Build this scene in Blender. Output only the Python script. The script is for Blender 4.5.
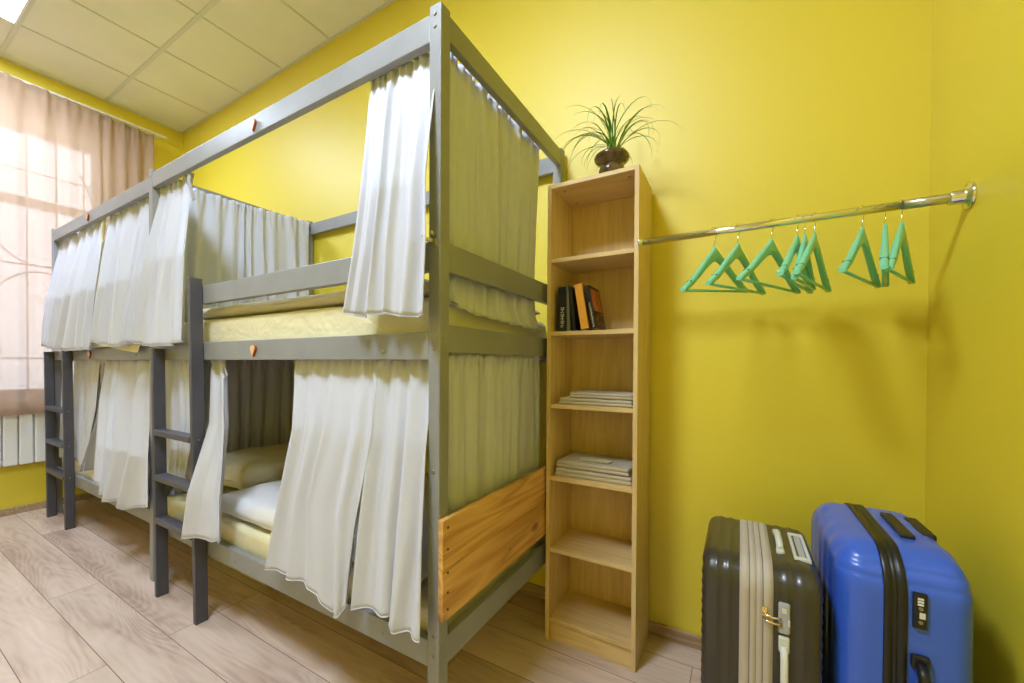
import bpy, bmesh, math, random
from mathutils import Vector, Matrix, noise
sin, cos, pi = math.sin, math.cos, math.pi
for o in list(bpy.data.objects): bpy.data.objects.remove(o)
SC = bpy.context.scene
COL = SC.collection

# ------------------------------------------------------------------ camera
H = 1.225
cam_d = bpy.data.cameras.new('camera'); cam = bpy.data.objects.new('camera', cam_d); COL.objects.link(cam)
cam_d.sensor_fit = 'HORIZONTAL'; cam_d.sensor_width = 36.0
cam_d.lens = 396.42 / 1024 * 36
cam_d.shift_y = (367.27 - 341.5) / 1024
cam_d.clip_start = 0.02
_y, _p, _r = math.radians(29.87), math.radians(-0.5123), math.radians(0.3088)
fw = Vector((-sin(_y)*cos(_p), cos(_y)*cos(_p), sin(_p)))
rt = Vector((cos(_y), sin(_y), 0)); up = rt.cross(fw)
rt2 = rt*cos(_r) + up*sin(_r); up2 = up*cos(_r) - rt*sin(_r)
cam.matrix_world = Matrix(((rt2.x, up2.x, -fw.x, 0), (rt2.y, up2.y, -fw.y, 0), (rt2.z, up2.z, -fw.z, H), (0, 0, 0, 1)))
SC.camera = cam

# ------------------------------------------------------------------ world, light, exposure
w = bpy.data.worlds.new('daylight'); SC.world = w; w.use_nodes = True
bg = w.node_tree.nodes['Background']
bg.inputs[0].default_value = (0.80, 0.88, 1.0, 1); bg.inputs[1].default_value = 2.4
SC.view_settings.view_transform = 'Standard'; SC.view_settings.look = 'None'
SC.view_settings.gamma = 1; SC.view_settings.use_curve_mapping = False
SC.view_settings.exposure = 1.22
PANEL_POWER = 46.0
PANELS = [(-4.13, 0.40), (-1.13, -0.20)]

# ------------------------------------------------------------------ room numbers
XL, XR, YB, YF, ZC = -5.03, 0.555, 1.88, -2.40, 3.60

# ------------------------------------------------------------------ materials
def new_mat(name):
    m = bpy.data.materials.new(name); m.use_nodes = True
    nt = m.node_tree; b = nt.nodes['Principled BSDF']
    return m, nt, b
def N(nt, t, **kw):
    n = nt.nodes.new(t)
    for k, v in kw.items():
        if k.startswith('i_'):
            n.inputs[k[2:].replace('_', ' ')].default_value = v
        else: setattr(n, k, v)
    return n
def plain(name, col, rough=0.5, metal=0.0, bump=0.0, bscale=200, var=0.0, vscale=8, spec=0.5, coat=0.0, stretch=(1,1,1)):
    m, nt, b = new_mat(name)
    b.inputs['Base Color'].default_value = (*col, 1); b.inputs['Roughness'].default_value = rough
    b.inputs['Metallic'].default_value = metal; b.inputs['Specular IOR Level'].default_value = spec
    b.inputs['Coat Weight'].default_value = coat
    tc = N(nt, 'ShaderNodeTexCoord'); mp = N(nt, 'ShaderNodeMapping'); mp.inputs['Scale'].default_value = stretch
    nt.links.new(tc.outputs['Object'], mp.inputs[0])
    if var > 0:
        n = N(nt, 'ShaderNodeTexNoise'); n.inputs['Scale'].default_value = vscale; n.inputs['Detail'].default_value = 5
        nt.links.new(mp.outputs[0], n.inputs['Vector'])
        r = N(nt, 'ShaderNodeMapRange'); r.inputs[1].default_value = .3; r.inputs[2].default_value = .7
        r.inputs[3].default_value = 1-var; r.inputs[4].default_value = 1+var
        nt.links.new(n.outputs[0], r.inputs[0])
        mx = N(nt, 'ShaderNodeVectorMath', operation='SCALE'); mx.inputs[0].default_value = col
        nt.links.new(r.outputs[0], mx.inputs['Scale']); nt.links.new(mx.outputs[0], b.inputs['Base Color'])
    if bump > 0:
        n2 = N(nt, 'ShaderNodeTexNoise'); n2.inputs['Scale'].default_value = bscale; n2.inputs['Detail'].default_value = 4
        nt.links.new(mp.outputs[0], n2.inputs['Vector'])
        bp = N(nt, 'ShaderNodeBump'); bp.inputs['Strength'].default_value = bump; bp.inputs['Distance'].default_value = .002
        nt.links.new(n2.outputs[0], bp.inputs['Height']); nt.links.new(bp.outputs[0], b.inputs['Normal'])
    return m
def wood(name, c1, c2, axis='X', scale=1.0, rough=0.5, rings=9.0, knots=0.0, fine=0.25, vecout='Object'):
    """grain running along `axis`"""
    m, nt, b = new_mat(name); L = nt.links.new
    b.inputs['Roughness'].default_value = rough
    tc = N(nt, 'ShaderNodeTexCoord'); mp = N(nt, 'ShaderNodeMapping')
    lo, hi = 0.7*scale, 9.0*scale
    mp.inputs['Scale'].default_value = {'X': (lo, hi, hi), 'Y': (hi, lo, hi), 'Z': (hi, hi, lo)}[axis]
    L(tc.outputs[vecout], mp.inputs[0])
    n = N(nt, 'ShaderNodeTexNoise'); n.inputs['Scale'].default_value = 1.0; n.inputs['Detail'].default_value = 2; n.inputs['Distortion'].default_value = .4
    L(mp.outputs[0], n.inputs['Vector'])
    mu = N(nt, 'ShaderNodeMath', operation='MULTIPLY'); mu.inputs[1].default_value = rings; L(n.outputs[0], mu.inputs[0])
    fr = N(nt, 'ShaderNodeMath', operation='PINGPONG'); fr.inputs[1].default_value = .5; L(mu.outputs[0], fr.inputs[0])
    n2 = N(nt, 'ShaderNodeTexNoise'); n2.inputs['Scale'].default_value = 9.0; n2.inputs['Detail'].default_value = 6
    L(mp.outputs[0], n2.inputs['Vector'])
    ad = N(nt, 'ShaderNodeMath', operation='MULTIPLY_ADD'); ad.inputs[1].default_value = fine*2
    L(n2.outputs[0], ad.inputs[0]); 
    s2 = N(nt, 'ShaderNodeMath', operation='MULTIPLY'); s2.inputs[1].default_value = 2*(1-fine)*.8; L(fr.outputs[0], s2.inputs[0])
    L(s2.outputs[0], ad.inputs[2])
    cr = N(nt, 'ShaderNodeValToRGB'); cr.color_ramp.elements[0].color = (*c1, 1); cr.color_ramp.elements[1].color = (*c2, 1)
    cr.color_ramp.elements[0].position = .1; cr.color_ramp.elements[1].position = .95
    L(ad.outputs[0], cr.inputs[0]); out = cr.outputs[0]
    if knots:
        v = N(nt, 'ShaderNodeTexVoronoi'); v.inputs['Scale'].default_value = 1.0
        mk = N(nt, 'ShaderNodeMapping'); mk.inputs['Scale'].default_value = {'X': (3, 7, 7), 'Y': (7, 3.6, 7), 'Z': (7, 7, 3)}[axis]
        L(tc.outputs[vecout], mk.inputs[0]); L(mk.outputs[0], v.inputs['Vector'])
        r = N(nt, 'ShaderNodeMapRange'); r.inputs[1].default_value = .05; r.inputs[2].default_value = .16; r.inputs[3].default_value = knots; r.inputs[4].default_value = 0
        L(v.outputs['Distance'], r.inputs[0])
        mx = N(nt, 'ShaderNodeMixRGB'); mx.inputs[2].default_value = (c1[0]*.35, c1[1]*.25, c1[2]*.2, 1)
        L(r.outputs[0], mx.inputs[0]); L(out, mx.inputs[1]); out = mx.outputs[0]
    L(out, b.inputs['Base Color'])
    bp = N(nt, 'ShaderNodeBump'); bp.inputs['Strength'].default_value = .15; bp.inputs['Distance'].default_value = .001
    L(ad.outputs[0], bp.inputs['Height']); L(bp.outputs[0], b.inputs['Normal'])
    return m
def fabric(name, col, transl=0.2, sheen=0.2, rough=0.75, weave=900, bump=.25, spec=.3, glass=0.0, wrinkle=0.0):
    m, nt, b = new_mat(name); L = nt.links.new
    b.inputs['Base Color'].default_value = (*col, 1); b.inputs['Roughness'].default_value = rough
    b.inputs['Sheen Weight'].default_value = sheen; b.inputs['Specular IOR Level'].default_value = spec
    tc = N(nt, 'ShaderNodeTexCoord')
    n = N(nt, 'ShaderNodeTexNoise'); n.inputs['Scale'].default_value = weave; n.inputs['Detail'].default_value = 2
    L(tc.outputs['Object'], n.inputs['Vector'])
    bp = N(nt, 'ShaderNodeBump'); bp.inputs['Strength'].default_value = bump; bp.inputs['Distance'].default_value = .0006
    L(n.outputs[0], bp.inputs['Height'])
    if wrinkle:
        n3 = N(nt, 'ShaderNodeTexNoise'); n3.inputs['Scale'].default_value = 9; n3.inputs['Detail'].default_value = 5; n3.inputs['Distortion'].default_value = 1.2
        L(tc.outputs['Object'], n3.inputs['Vector'])
        bp2 = N(nt, 'ShaderNodeBump'); bp2.inputs['Strength'].default_value = wrinkle; bp2.inputs['Distance'].default_value = .02
        L(n3.outputs[0], bp2.inputs['Height']); L(bp2.outputs[0], bp.inputs['Normal'])
    L(bp.outputs[0], b.inputs['Normal'])
    out = nt.nodes['Material Output']; sh = b.outputs[0]
    if transl:
        t = N(nt, 'ShaderNodeBsdfTranslucent'); t.inputs[0].default_value = (*col, 1); L(bp.outputs[0], t.inputs['Normal'])
        mx = N(nt, 'ShaderNodeMixShader'); mx.inputs[0].default_value = transl; L(sh, mx.inputs[1]); L(t.outputs[0], mx.inputs[2]); sh = mx.outputs[0]
    if glass:
        t = N(nt, 'ShaderNodeBsdfTransparent'); t.inputs[0].default_value = (1, .97, .95, 1)
        mx = N(nt, 'ShaderNodeMixShader'); mx.inputs[0].default_value = glass; L(sh, mx.inputs[1]); L(t.outputs[0], mx.inputs[2]); sh = mx.outputs[0]
    L(sh, out.inputs[0])
    return m
def emit(name, col, s):
    m, nt, b = new_mat(name)
    b.inputs['Base Color'].default_value = (.8, .8, .8, 1)
    b.inputs['Emission Color'].default_value = (*col, 1); b.inputs['Emission Strength'].default_value = s
    return m
def floor_mat():
    m, nt, b = new_mat('oak_laminate'); L = nt.links.new
    b.inputs['Roughness'].default_value = .42
    g = N(nt, 'ShaderNodeNewGeometry')
    mp = N(nt, 'ShaderNodeMapping'); mp.inputs['Location'].default_value = (2.205, -0.568, 0); L(g.outputs['Position'], mp.inputs[0])
    br = N(nt, 'ShaderNodeTexBrick'); br.offset = .42; br.offset_frequency = 3; br.squash = 1
    br.inputs['Scale'].default_value = 1; br.inputs['Mortar Size'].default_value = .0014; br.inputs['Brick Width'].default_value = 2.05
    br.inputs['Row Height'].default_value = .197; br.inputs['Bias'].default_value = 0
    br.inputs['Color1'].default_value = (0, 0, 0, 1); br.inputs['Color2'].default_value = (1, 1, 1, 1); br.inputs['Mortar'].default_value = (.5, .5, .5, 1)
    br.inputs['Mortar Smooth'].default_value = .1
    L(mp.outputs[0], br.inputs['Vector'])
    # shift the grain per plank
    sc = N(nt, 'ShaderNodeVectorMath', operation='SCALE'); sc.inputs['Scale'].default_value = 7.3; L(br.outputs['Color'], sc.inputs[0])
    ad = N(nt, 'ShaderNodeVectorMath', operation='ADD'); L(g.outputs['Position'], ad.inputs[0]); L(sc.outputs[0], ad.inputs[1])
    m2 = N(nt, 'ShaderNodeMapping'); m2.inputs['Scale'].default_value = (1.0, 5.5, 1); L(ad.outputs[0], m2.inputs[0])
    n = N(nt, 'ShaderNodeTexNoise'); n.inputs['Scale'].default_value = 1; n.inputs['Detail'].default_value = .8; n.inputs['Distortion'].default_value = 0
    L(m2.outputs[0], n.inputs['Vector'])
    mu = N(nt, 'ShaderNodeMath', operation='MULTIPLY'); mu.inputs[1].default_value = 24; L(n.outputs[0], mu.inputs[0])
    pp = N(nt, 'ShaderNodeMath', operation='PINGPONG'); pp.inputs[1].default_value = .5; L(mu.outputs[0], pp.inputs[0])
    m3 = N(nt, 'ShaderNodeMapping'); m3.inputs['Scale'].default_value = (5, 60, 1); L(ad.outputs[0], m3.inputs[0])
    nf = N(nt, 'ShaderNodeTexNoise'); nf.inputs['Scale'].default_value = 1; nf.inputs['Detail'].default_value = 5; L(m3.outputs[0], nf.inputs['Vector'])
    n4 = N(nt, 'ShaderNodeTexNoise'); n4.inputs['Scale'].default_value = 1.3; n4.inputs['Detail'].default_value = 2; L(m2.outputs[0], n4.inputs['Vector'])
    a = N(nt, 'ShaderNodeMath', operation='MULTIPLY_ADD'); a.inputs[1].default_value = .26; L(pp.outputs[0], a.inputs[0]); L(n4.outputs[0], a.inputs[2])
    a2 = N(nt, 'ShaderNodeMath', operation='MULTIPLY_ADD'); a2.inputs[1].default_value = .5; L(nf.outputs[0], a2.inputs[0]); L(a.outputs[0], a2.inputs[2])
    a3 = N(nt, 'ShaderNodeMapRange'); a3.inputs[1].default_value = .50; a3.inputs[2].default_value = 1.15; L(a2.outputs[0], a3.inputs[0])
    cr = N(nt, 'ShaderNodeValToRGB'); e = cr.color_ramp.elements
    e[0].position = 0; e[0].color = (.42, .285, .225, 1); e[1].position = 1; e[1].color = (.73, .57, .49, 1)
    e2 = cr.color_ramp.elements.new(.45); e2.color = (.62, .475, .39, 1)
    L(a3.outputs[0], cr.inputs[0])
    pv = N(nt, 'ShaderNodeMapRange'); pv.inputs[3].default_value = .88; pv.inputs[4].default_value = 1.1; L(br.outputs['Color'], pv.inputs[0])
    vs = N(nt, 'ShaderNodeVectorMath', operation='SCALE'); L(cr.outputs[0], vs.inputs[0]); L(pv.outputs[0], vs.inputs['Scale'])
    mx = N(nt, 'ShaderNodeMixRGB'); mx.inputs[2].default_value = (.12, .07, .045, 1)
    L(br.outputs['Fac'], mx.inputs[0]); L(vs.outputs[0], mx.inputs[1]); L(mx.outputs[0], b.inputs['Base Color'])
    bp = N(nt, 'ShaderNodeBump'); bp.inputs['Strength'].default_value = .12; bp.inputs['Distance'].default_value = .001
    L(a2.outputs[0], bp.inputs['Height']); L(bp.outputs[0], b.inputs['Normal'])
    return m

YEL = (.78, .632, .035)
M = {}
M['wall'] = plain('yellow_wall_paint', YEL, rough=.50, bump=.10, bscale=260, spec=.8, coat=.25)
M['wall'].node_tree.nodes['Principled BSDF'].inputs['Coat Roughness'].default_value = .5
M['white_wall'] = plain('white_wall_paint', (.78, .78, .80), rough=.6)
M['ceiling'] = plain('mineral_ceiling_tile', (.82, .80, .74), rough=.9, bump=.3, bscale=300, var=.03, vscale=3)
M['tbar'] = plain('ceiling_grid_metal', (.68, .68, .62), rough=.5)
M['floor'] = floor_mat()
M['baseboard'] = wood('oak_baseboard', (.30, .19, .10), (.52, .37, .23), 'X', 1.3)
M['paint'] = plain('grey_bed_paint', (.275, .28, .295), rough=.42, bump=.35, bscale=40, var=.07, vscale=6, stretch=(1, 1, 1))
M['dark_paint'] = plain('dark_grey_ladder_paint', (.072, .070, .088), rough=.42, bump=.3, bscale=60, var=.1, vscale=10)
M['pine'] = wood('bare_pine', (.50, .235, .055), (.86, .52, .19), 'Y', 1.2, rings=7, knots=.85, rough=.45)
M['curtain'] = fabric('white_satin_curtain', (.64, .655, .77), transl=.10, sheen=.15, rough=.5, spec=.45)
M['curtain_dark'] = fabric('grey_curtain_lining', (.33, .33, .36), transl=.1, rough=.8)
M['window_curtain'] = fabric('beige_voile', (.58, .43, .335), transl=.45, sheen=.1, rough=.8, glass=.32)
M['sheet_y'] = fabric('yellow_cotton_sheet', (.82, .76, .50), transl=0, rough=.8, wrinkle=.5)
M['sheet_w'] = fabric('white_cotton_bedding', (.80, .79, .80), transl=0, rough=.8, weave=400, wrinkle=.4)
M['blanket'] = fabric('beige_ribbed_blanket', (.66, .61, .46), transl=0, rough=.95, weave=220, bump=.9)
M['pillow'] = fabric('cream_pillowcase', (.68, .62, .42), transl=0, rough=.85, wrinkle=.6)
M['birch'] = wood('light_oak_chipboard', (.58, .385, .15), (.75, .545, .26), 'Z', 1.0, rings=6, fine=.5, rough=.5)
M['birch_h'] = wood('light_oak_chipboard_shelf', (.58, .385, .15), (.75, .545, .26), 'X', 1.0, rings=6, fine=.5, rough=.5)
M['edge'] = plain('light_edge_band', (.78, .62, .40), rough=.5, var=.05, vscale=30)
M['chrome'] = plain('chrome', (.82, .82, .82), rough=.12, metal=1)
M['steel'] = plain('galvanised_steel', (.62, .60, .52), rough=.3, metal=1)
M['screw'] = plain('screw_head', (.35, .34, .30), rough=.35, metal=.9)
M['mint'] = plain('mint_green_lacquer', (.20, .62, .40), rough=.35, coat=.3)
M['mint_line'] = plain('hanger_notch', (.03, .16, .13), rough=.6)
M['white_enamel'] = plain('white_enamel', (.82, .82, .82), rough=.3)
M['white_pvc'] = plain('white_pvc', (.80, .80, .80), rough=.35)
M['tag_wood'] = plain('varnished_light_wood', (.90, .55, .24), rough=.35, coat=.3)
M['tag_red'] = plain('red_brown_rim', (.30, .07, .02), rough=.4)
M['blue'] = plain('blue_polycarbonate', (.040, .125, .68), rough=.30, coat=.25, bump=.08, bscale=500)
M['brown'] = plain('dark_brown_polycarbonate', (.042, .036, .026), rough=.30, coat=.2, bump=.15, bscale=400)
M['black_rubber'] = plain('black_zip_band', (.010, .010, .011), rough=.35)
M['black_plastic'] = plain('black_plastic', (.012, .012, .013), rough=.4)
M['taupe'] = plain('taupe_zip_tape', (.50, .44, .38), rough=.55, bump=.5, bscale=700)
M['taupe_dark'] = plain('zip_teeth', (.20, .18, .19), rough=.5)
M['lt_plastic'] = plain('light_grey_plastic', (.66, .66, .62), rough=.35)
M['lock_grey'] = plain('lock_grey', (.40, .41, .46), rough=.35)
M['gold'] = plain('pale_brass', (.85, .70, .40), rough=.25, metal=1)
M['linen'] = fabric('grey_beige_linen', (.52, .455, .35), transl=0, rough=.95, weave=500, bump=.6)
M['packet'] = plain('cream_paper', (.68, .62, .42), rough=.6)
M['leaf'] = plain('green_leaf', (.13, .34, .035), rough=.4, var=.3, vscale=14)
M['leaf_y'] = plain('yellow_green_leaf', (.32, .42, .10), rough=.4, var=.3, vscale=14)
M['soil'] = plain('brown_potting_soil', (.10, .055, .025), rough=1, bump=1, bscale=250, var=.4, vscale=60)
M['pot'] = plain('brown_glazed_vase', (.105, .060, .030), rough=.14, var=.6, vscale=25, coat=.6)
M['book_black'] = plain('black_book_cover', (.012, .011, .010), rough=.35)
M['book_orange'] = plain('orange_book_cover', (.80, .36, .045), rough=.45)
M['book_olive'] = plain('olive_grey_book_cover', (.16, .15, .09), rough=.5)
M['book_redbrown'] = plain('red_brown_picture', (.55, .16, .05), rough=.4, var=.5, vscale=30)
M['paper'] = plain('book_pages', (.70, .62, .45), rough=.8, bump=.6, bscale=600)
M['ink_white'] = plain('white_lettering', (.75, .73, .68), rough=.5)
M['box'] = plain('pale_storage_board', (.62, .58, .38), rough=.6)
M['iron'] = plain('painted_window_grille', (.55, .56, .60), rough=.5)
def glass_mat():
    m, nt, b = new_mat('window_glass')
    b.inputs['Base Color'].default_value = (.95, .98, 1, 1); b.inputs['Roughness'].default_value = .02
    t = N(nt, 'ShaderNodeBsdfTransparent'); t.inputs[0].default_value = (.92, .95, .97, 1)
    g = N(nt, 'ShaderNodeBsdfGlossy'); g.inputs['Roughness'].default_value = .02
    mx = N(nt, 'ShaderNodeMixShader'); mx.inputs[0].default_value = .06
    nt.links.new(t.outputs[0], mx.inputs[1]); nt.links.new(g.outputs[0], mx.inputs[2]); nt.links.new(mx.outputs[0], nt.nodes['Material Output'].inputs[0])
    return m
M['glass'] = glass_mat()

# ------------------------------------------------------------------ mesh helpers
def link(name, me, mat, parent=None):
    o = bpy.data.objects.new(name, me); COL.objects.link(o)
    if mat is not None:
        for mm in (mat if isinstance(mat, (list, tuple)) else [mat]): me.materials.append(M[mm] if isinstance(mm, str) else mm)
    if parent is not None: o.parent = parent
    return o
def build(name, bm, mat, parent=None, smooth=False, angle=None):
    bmesh.ops.recalc_face_normals(bm, faces=bm.faces)
    me = bpy.data.meshes.new(name); bm.to_mesh(me); bm.free()
    if smooth:
        for p in me.polygons: p.use_smooth = True
        if angle: me.set_sharp_from_angle(angle=math.radians(angle))
    return link(name, me, mat, parent)
def box(bm, x0, x1, y0, y1, z0, z1, bev=0.0, mi=0, rot=None, seg=2):
    r = bmesh.ops.create_cube(bm, size=1)
    vs = r['verts']
    c = Vector(((x0+x1)/2, (y0+y1)/2, (z0+z1)/2))
    for v in vs: v.co = Vector((v.co.x*(x1-x0), v.co.y*(y1-y0), v.co.z*(z1-z0)))
    if rot is not None:
        for v in vs: v.co = rot @ v.co
    for v in vs: v.co += c
    fs = list({f for v in vs for f in v.link_faces})
    for f in fs: f.material_index = mi
    if bev:
        es = list({e for v in vs for e in v.link_edges})
        bmesh.ops.bevel(bm, geom=es, offset=bev, segments=seg, affect='EDGES', profile=.5)
def BX(name, x0, x1, y0, y1, z0, z1, mat, parent=None, bev=.002, rot=None):
    bm = bmesh.new(); box(bm, x0, x1, y0, y1, z0, z1, bev, rot=rot); return build(name, bm, mat, parent)
def tube(bm, pts, rad, n=10, cap=True, mi=0):
    pts = [Vector(p) for p in pts]; rings = []
    t0 = (pts[1]-pts[0]).normalized(); a = t0.orthogonal().normalized()
    for i, p in enumerate(pts):
        t = (pts[min(i+1, len(pts)-1)] - pts[max(i-1, 0)]).normalized()
        a = (a - t*a.dot(t)).normalized(); b = t.cross(a)
        r = rad[i] if isinstance(rad, (list, tuple)) else rad
        rings.append([bm.verts.new(p + a*r*cos(2*pi*k/n) + b*r*sin(2*pi*k/n)) for k in range(n)])
    for r0, r1 in zip(rings, rings[1:]):
        for k in range(n):
            f = bm.faces.new((r0[k], r0[(k+1) % n], r1[(k+1) % n], r1[k])); f.material_index = mi; f.smooth = True
    if cap:
        f = bm.faces.new(rings[0][::-1]); f.material_index = mi
        f = bm.faces.new(rings[-1]); f.material_index = mi
def lathe(bm, prof, c=(0, 0, 0), n=32, axis='Z'):
    rings = []
    for r, h in prof:
        ring = []
        for k in range(n):
            a = 2*pi*k/n
            p = (r*cos(a), r*sin(a), h) if axis == 'Z' else ((h, r*cos(a), r*sin(a)) if axis == 'X' else (r*cos(a), h, r*sin(a)))
            ring.append(bm.verts.new(Vector(c)+Vector(p)))
        rings.append(ring)
    for r0, r1 in zip(rings, rings[1:]):
        for k in range(n): bm.faces.new((r0[k], r0[(k+1) % n], r1[(k+1) % n], r1[k])).smooth = True
    bm.faces.new(rings[0][::-1]); bm.faces.new(rings[-1])
def grid_bm(f, nu, nv):
    bm = bmesh.new(); vs = [[bm.verts.new(f(i/nu, j/nv)) for i in range(nu+1)] for j in range(nv+1)]
    for j in range(nv):
        for i in range(nu): bm.faces.new((vs[j][i], vs[j][i+1], vs[j+1][i+1], vs[j+1][i])).smooth = True
    return bm
def tag(o, label=None, cat=None, group=None, kind=None):
    if label: o['label'] = label
    if cat: o['category'] = cat
    if group: o['group'] = group
    if kind: o['kind'] = kind
    return o
def thing(name, loc, label, cat, group=None, rotz=0):
    o = bpy.data.objects.new(name, None); COL.objects.link(o); o.location = loc; o.rotation_euler = (0, 0, rotz)
    o.empty_display_size = .05
    return tag(o, label, cat, group)
def reparent(o, root):
    """mesh built in world coordinates -> child of root"""
    o.parent = root
    m = Matrix.LocRotScale(root.location, root.rotation_euler, None)
    o.data.transform(m.inverted())
    return o
def P(name, bm, mat, root, **k): return reparent(build(name, bm, mat, None, **k), root)
def sub(o, parent_mesh_obj, root):
    """sub-part: mesh in world coordinates, child of a part whose own matrix is identity under root"""
    m = Matrix.LocRotScale(root.location, root.rotation_euler, None)
    o.data.transform(m.inverted()); o.parent = parent_mesh_obj
    return o
def struct(o): o['kind'] = 'structure'; return o

# ------------------------------------------------------------------ room shell
def room():
    T = .12
    struct(BX('floor', XL-.3, XR+T, YF-T, YB+T, -.1, 0, 'floor', bev=0))
    struct(BX('ceiling', XL-.3, XR+T, YF-T, YB+T, ZC, ZC+.1, 'ceiling', bev=0))
    struct(BX('wall_back', XL-.3, XR+T, YB, YB+T, 0, ZC, 'wall', bev=0))
    struct(BX('wall_right', XR, XR+T, YF-T, YB, 0, ZC, 'wall', bev=0))
    struct(BX('wall_front', XL-.3, XR+T, YF-T, YF, 0, ZC, 'wall', bev=0))
    # left wall with the window opening
    wy0, wy1, wz0, wz1 = -.75, 1.31, .93, 3.19
    bm = bmesh.new()
    box(bm, XL-.3, XL, wy1, YB, 0, ZC); box(bm, XL-.3, XL, YF, wy0, 0, ZC)
    box(bm, XL-.3, XL, wy0, wy1, 0, wz0); box(bm, XL-.3, XL, wy0, wy1, wz1, ZC)
    struct(build('wall_left', bm, 'wall'))
    # window: frame, sashes, glass, sill, grille outside
    bm = bmesh.new(); xf = XL-.16
    def rect(y0, y1, z0, z1, t, x0, x1):
        box(bm, x0, x1, y0, y0+t, z0, z1, .004); box(bm, x0, x1, y1-t, y1, z0, z1, .004)
        box(bm, x0, x1, y0+t, y1-t, z0, z0+t, .004); box(bm, x0, x1, y0+t, y1-t, z1-t, z1, .004)
    rect(wy0, wy1, wz0, wz1, .06, xf-.06, xf)
    for y in (-.06, .62): box(bm, xf-.055, xf, y-.04, y+.04, wz0+.06, wz1-.06, .004)
    box(bm, xf-.055, xf, wy0+.06, wy1-.06, 2.52, 2.60, .004)
    wf = struct(build('window_1', bm, 'white_pvc'))
    bm = bmesh.new(); box(bm, xf-.036, xf-.030, wy0+.05, wy1-.05, wz0+.05, wz1-.05)
    build('pane', bm, 'glass', wf)
    bm = bmesh.new(); box(bm, XL-.16, XL+.03, wy0-.03, wy1+.03, wz0-.035, wz0, .006)
    build('window_sill', bm, 'white_pvc', wf)
    bm = bmesh.new(); xg = XL-.27
    for y in [wy0+.1+.17*i for i in range(12)]:
        tube(bm, [(xg, y, wz0), (xg, y, wz1)], .007, 6)
    for z in (1.25, 2.05, 2.85): tube(bm, [(xg, wy0, z), (xg, wy1, z)], .007, 6)
    for cy in (-.4, .28, .96):
        for s in (-1, 1):
            tube(bm, [(xg, cy + s*(.02+.30*sin(a*pi/16)), 2.05 + .75*(1-cos(a*pi/16))*.5*1.4) for a in range(0, 13)], .006, 6)
            tube(bm, [(xg, cy + s*.30*sin(a*pi/16), 2.0 - .6*(1-cos(a*pi/16))*.7) for a in range(0, 13)], .006, 6)
    tag(build('window_grille', bm, 'iron', wf), 'painted iron grille outside the glass')
    # baseboards
    h, d = .058, .015
    struct(BX('baseboard_back', XL+d, XR-d, YB-d, YB, 0, h, 'baseboard', bev=.004))
    struct(BX('baseboard_left', XL, XL+d, YF, YB, 0, h, 'baseboard', bev=.004))
    struct(BX('baseboard_right', XR-d, XR, YF, YB, 0, h, 'baseboard', bev=.004))
    # suspended ceiling grid
    bm = bmesh.new()
    y = 1.30
    while y > YF: box(bm, XL, XR, y-.013, y+.013, ZC-.007, ZC-.0005, .001); y -= .6
    y = YB; box(bm, XL, XR, YB-.018, YB, ZC-.007, ZC-.0005)
    box(bm, XL, XL+.018, YF, YB-.018, ZC-.007, ZC-.0005)
    x = -4.43
    while x < XR:
        yy = 1.30
        box(bm, x-.007, x+.007, 1.313, YB-.018, ZC-.005, ZC-.0005)
        while yy-.6 > YF: box(bm, x-.007, x+.007, yy-.587, yy-.013, ZC-.005, ZC-.0005); yy -= .6
        x += .6
    struct(build('trim_1', bm, 'tbar'))
room()

LEDS = [emit('led_diffuser', (.70, .82, 1.0), PANEL_POWER*.65), emit('led_diffuser_bright', (.70, .82, 1.0), PANEL_POWER)]
for i, (x, y) in enumerate(PANELS):
    lab = ['square white ceiling panel light nearest the window curtain, above the left bunk bed',
           'square white ceiling panel light in front of the nearer bunk bed, outside the photo',
           'square white ceiling panel light in the row behind the camera'][i]
    t = thing('ceiling_light', (x, y, ZC-.02), lab, 'ceiling light', 'square panel lights in the ceiling')
    bm = bmesh.new(); s = .292
    for a in (-1, 1):
        box(bm, x-s, x+s, y+a*s-(.012 if a > 0 else 0), y+a*s+(.012 if a < 0 else 0), ZC-.016, ZC-.001)
        box(bm, x+a*s-(.012 if a > 0 else 0), x+a*s+(.012 if a < 0 else 0), y-s+.012, y+s-.012, ZC-.016, ZC-.001)
    P('frame', bm, 'white_enamel', t)
    bm = bmesh.new(); box(bm, x-s+.012, x+s-.012, y-s+.012, y+s-.012, ZC-.012, ZC-.004)
    P('diffuser', bm, LEDS[i], t)

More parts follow.
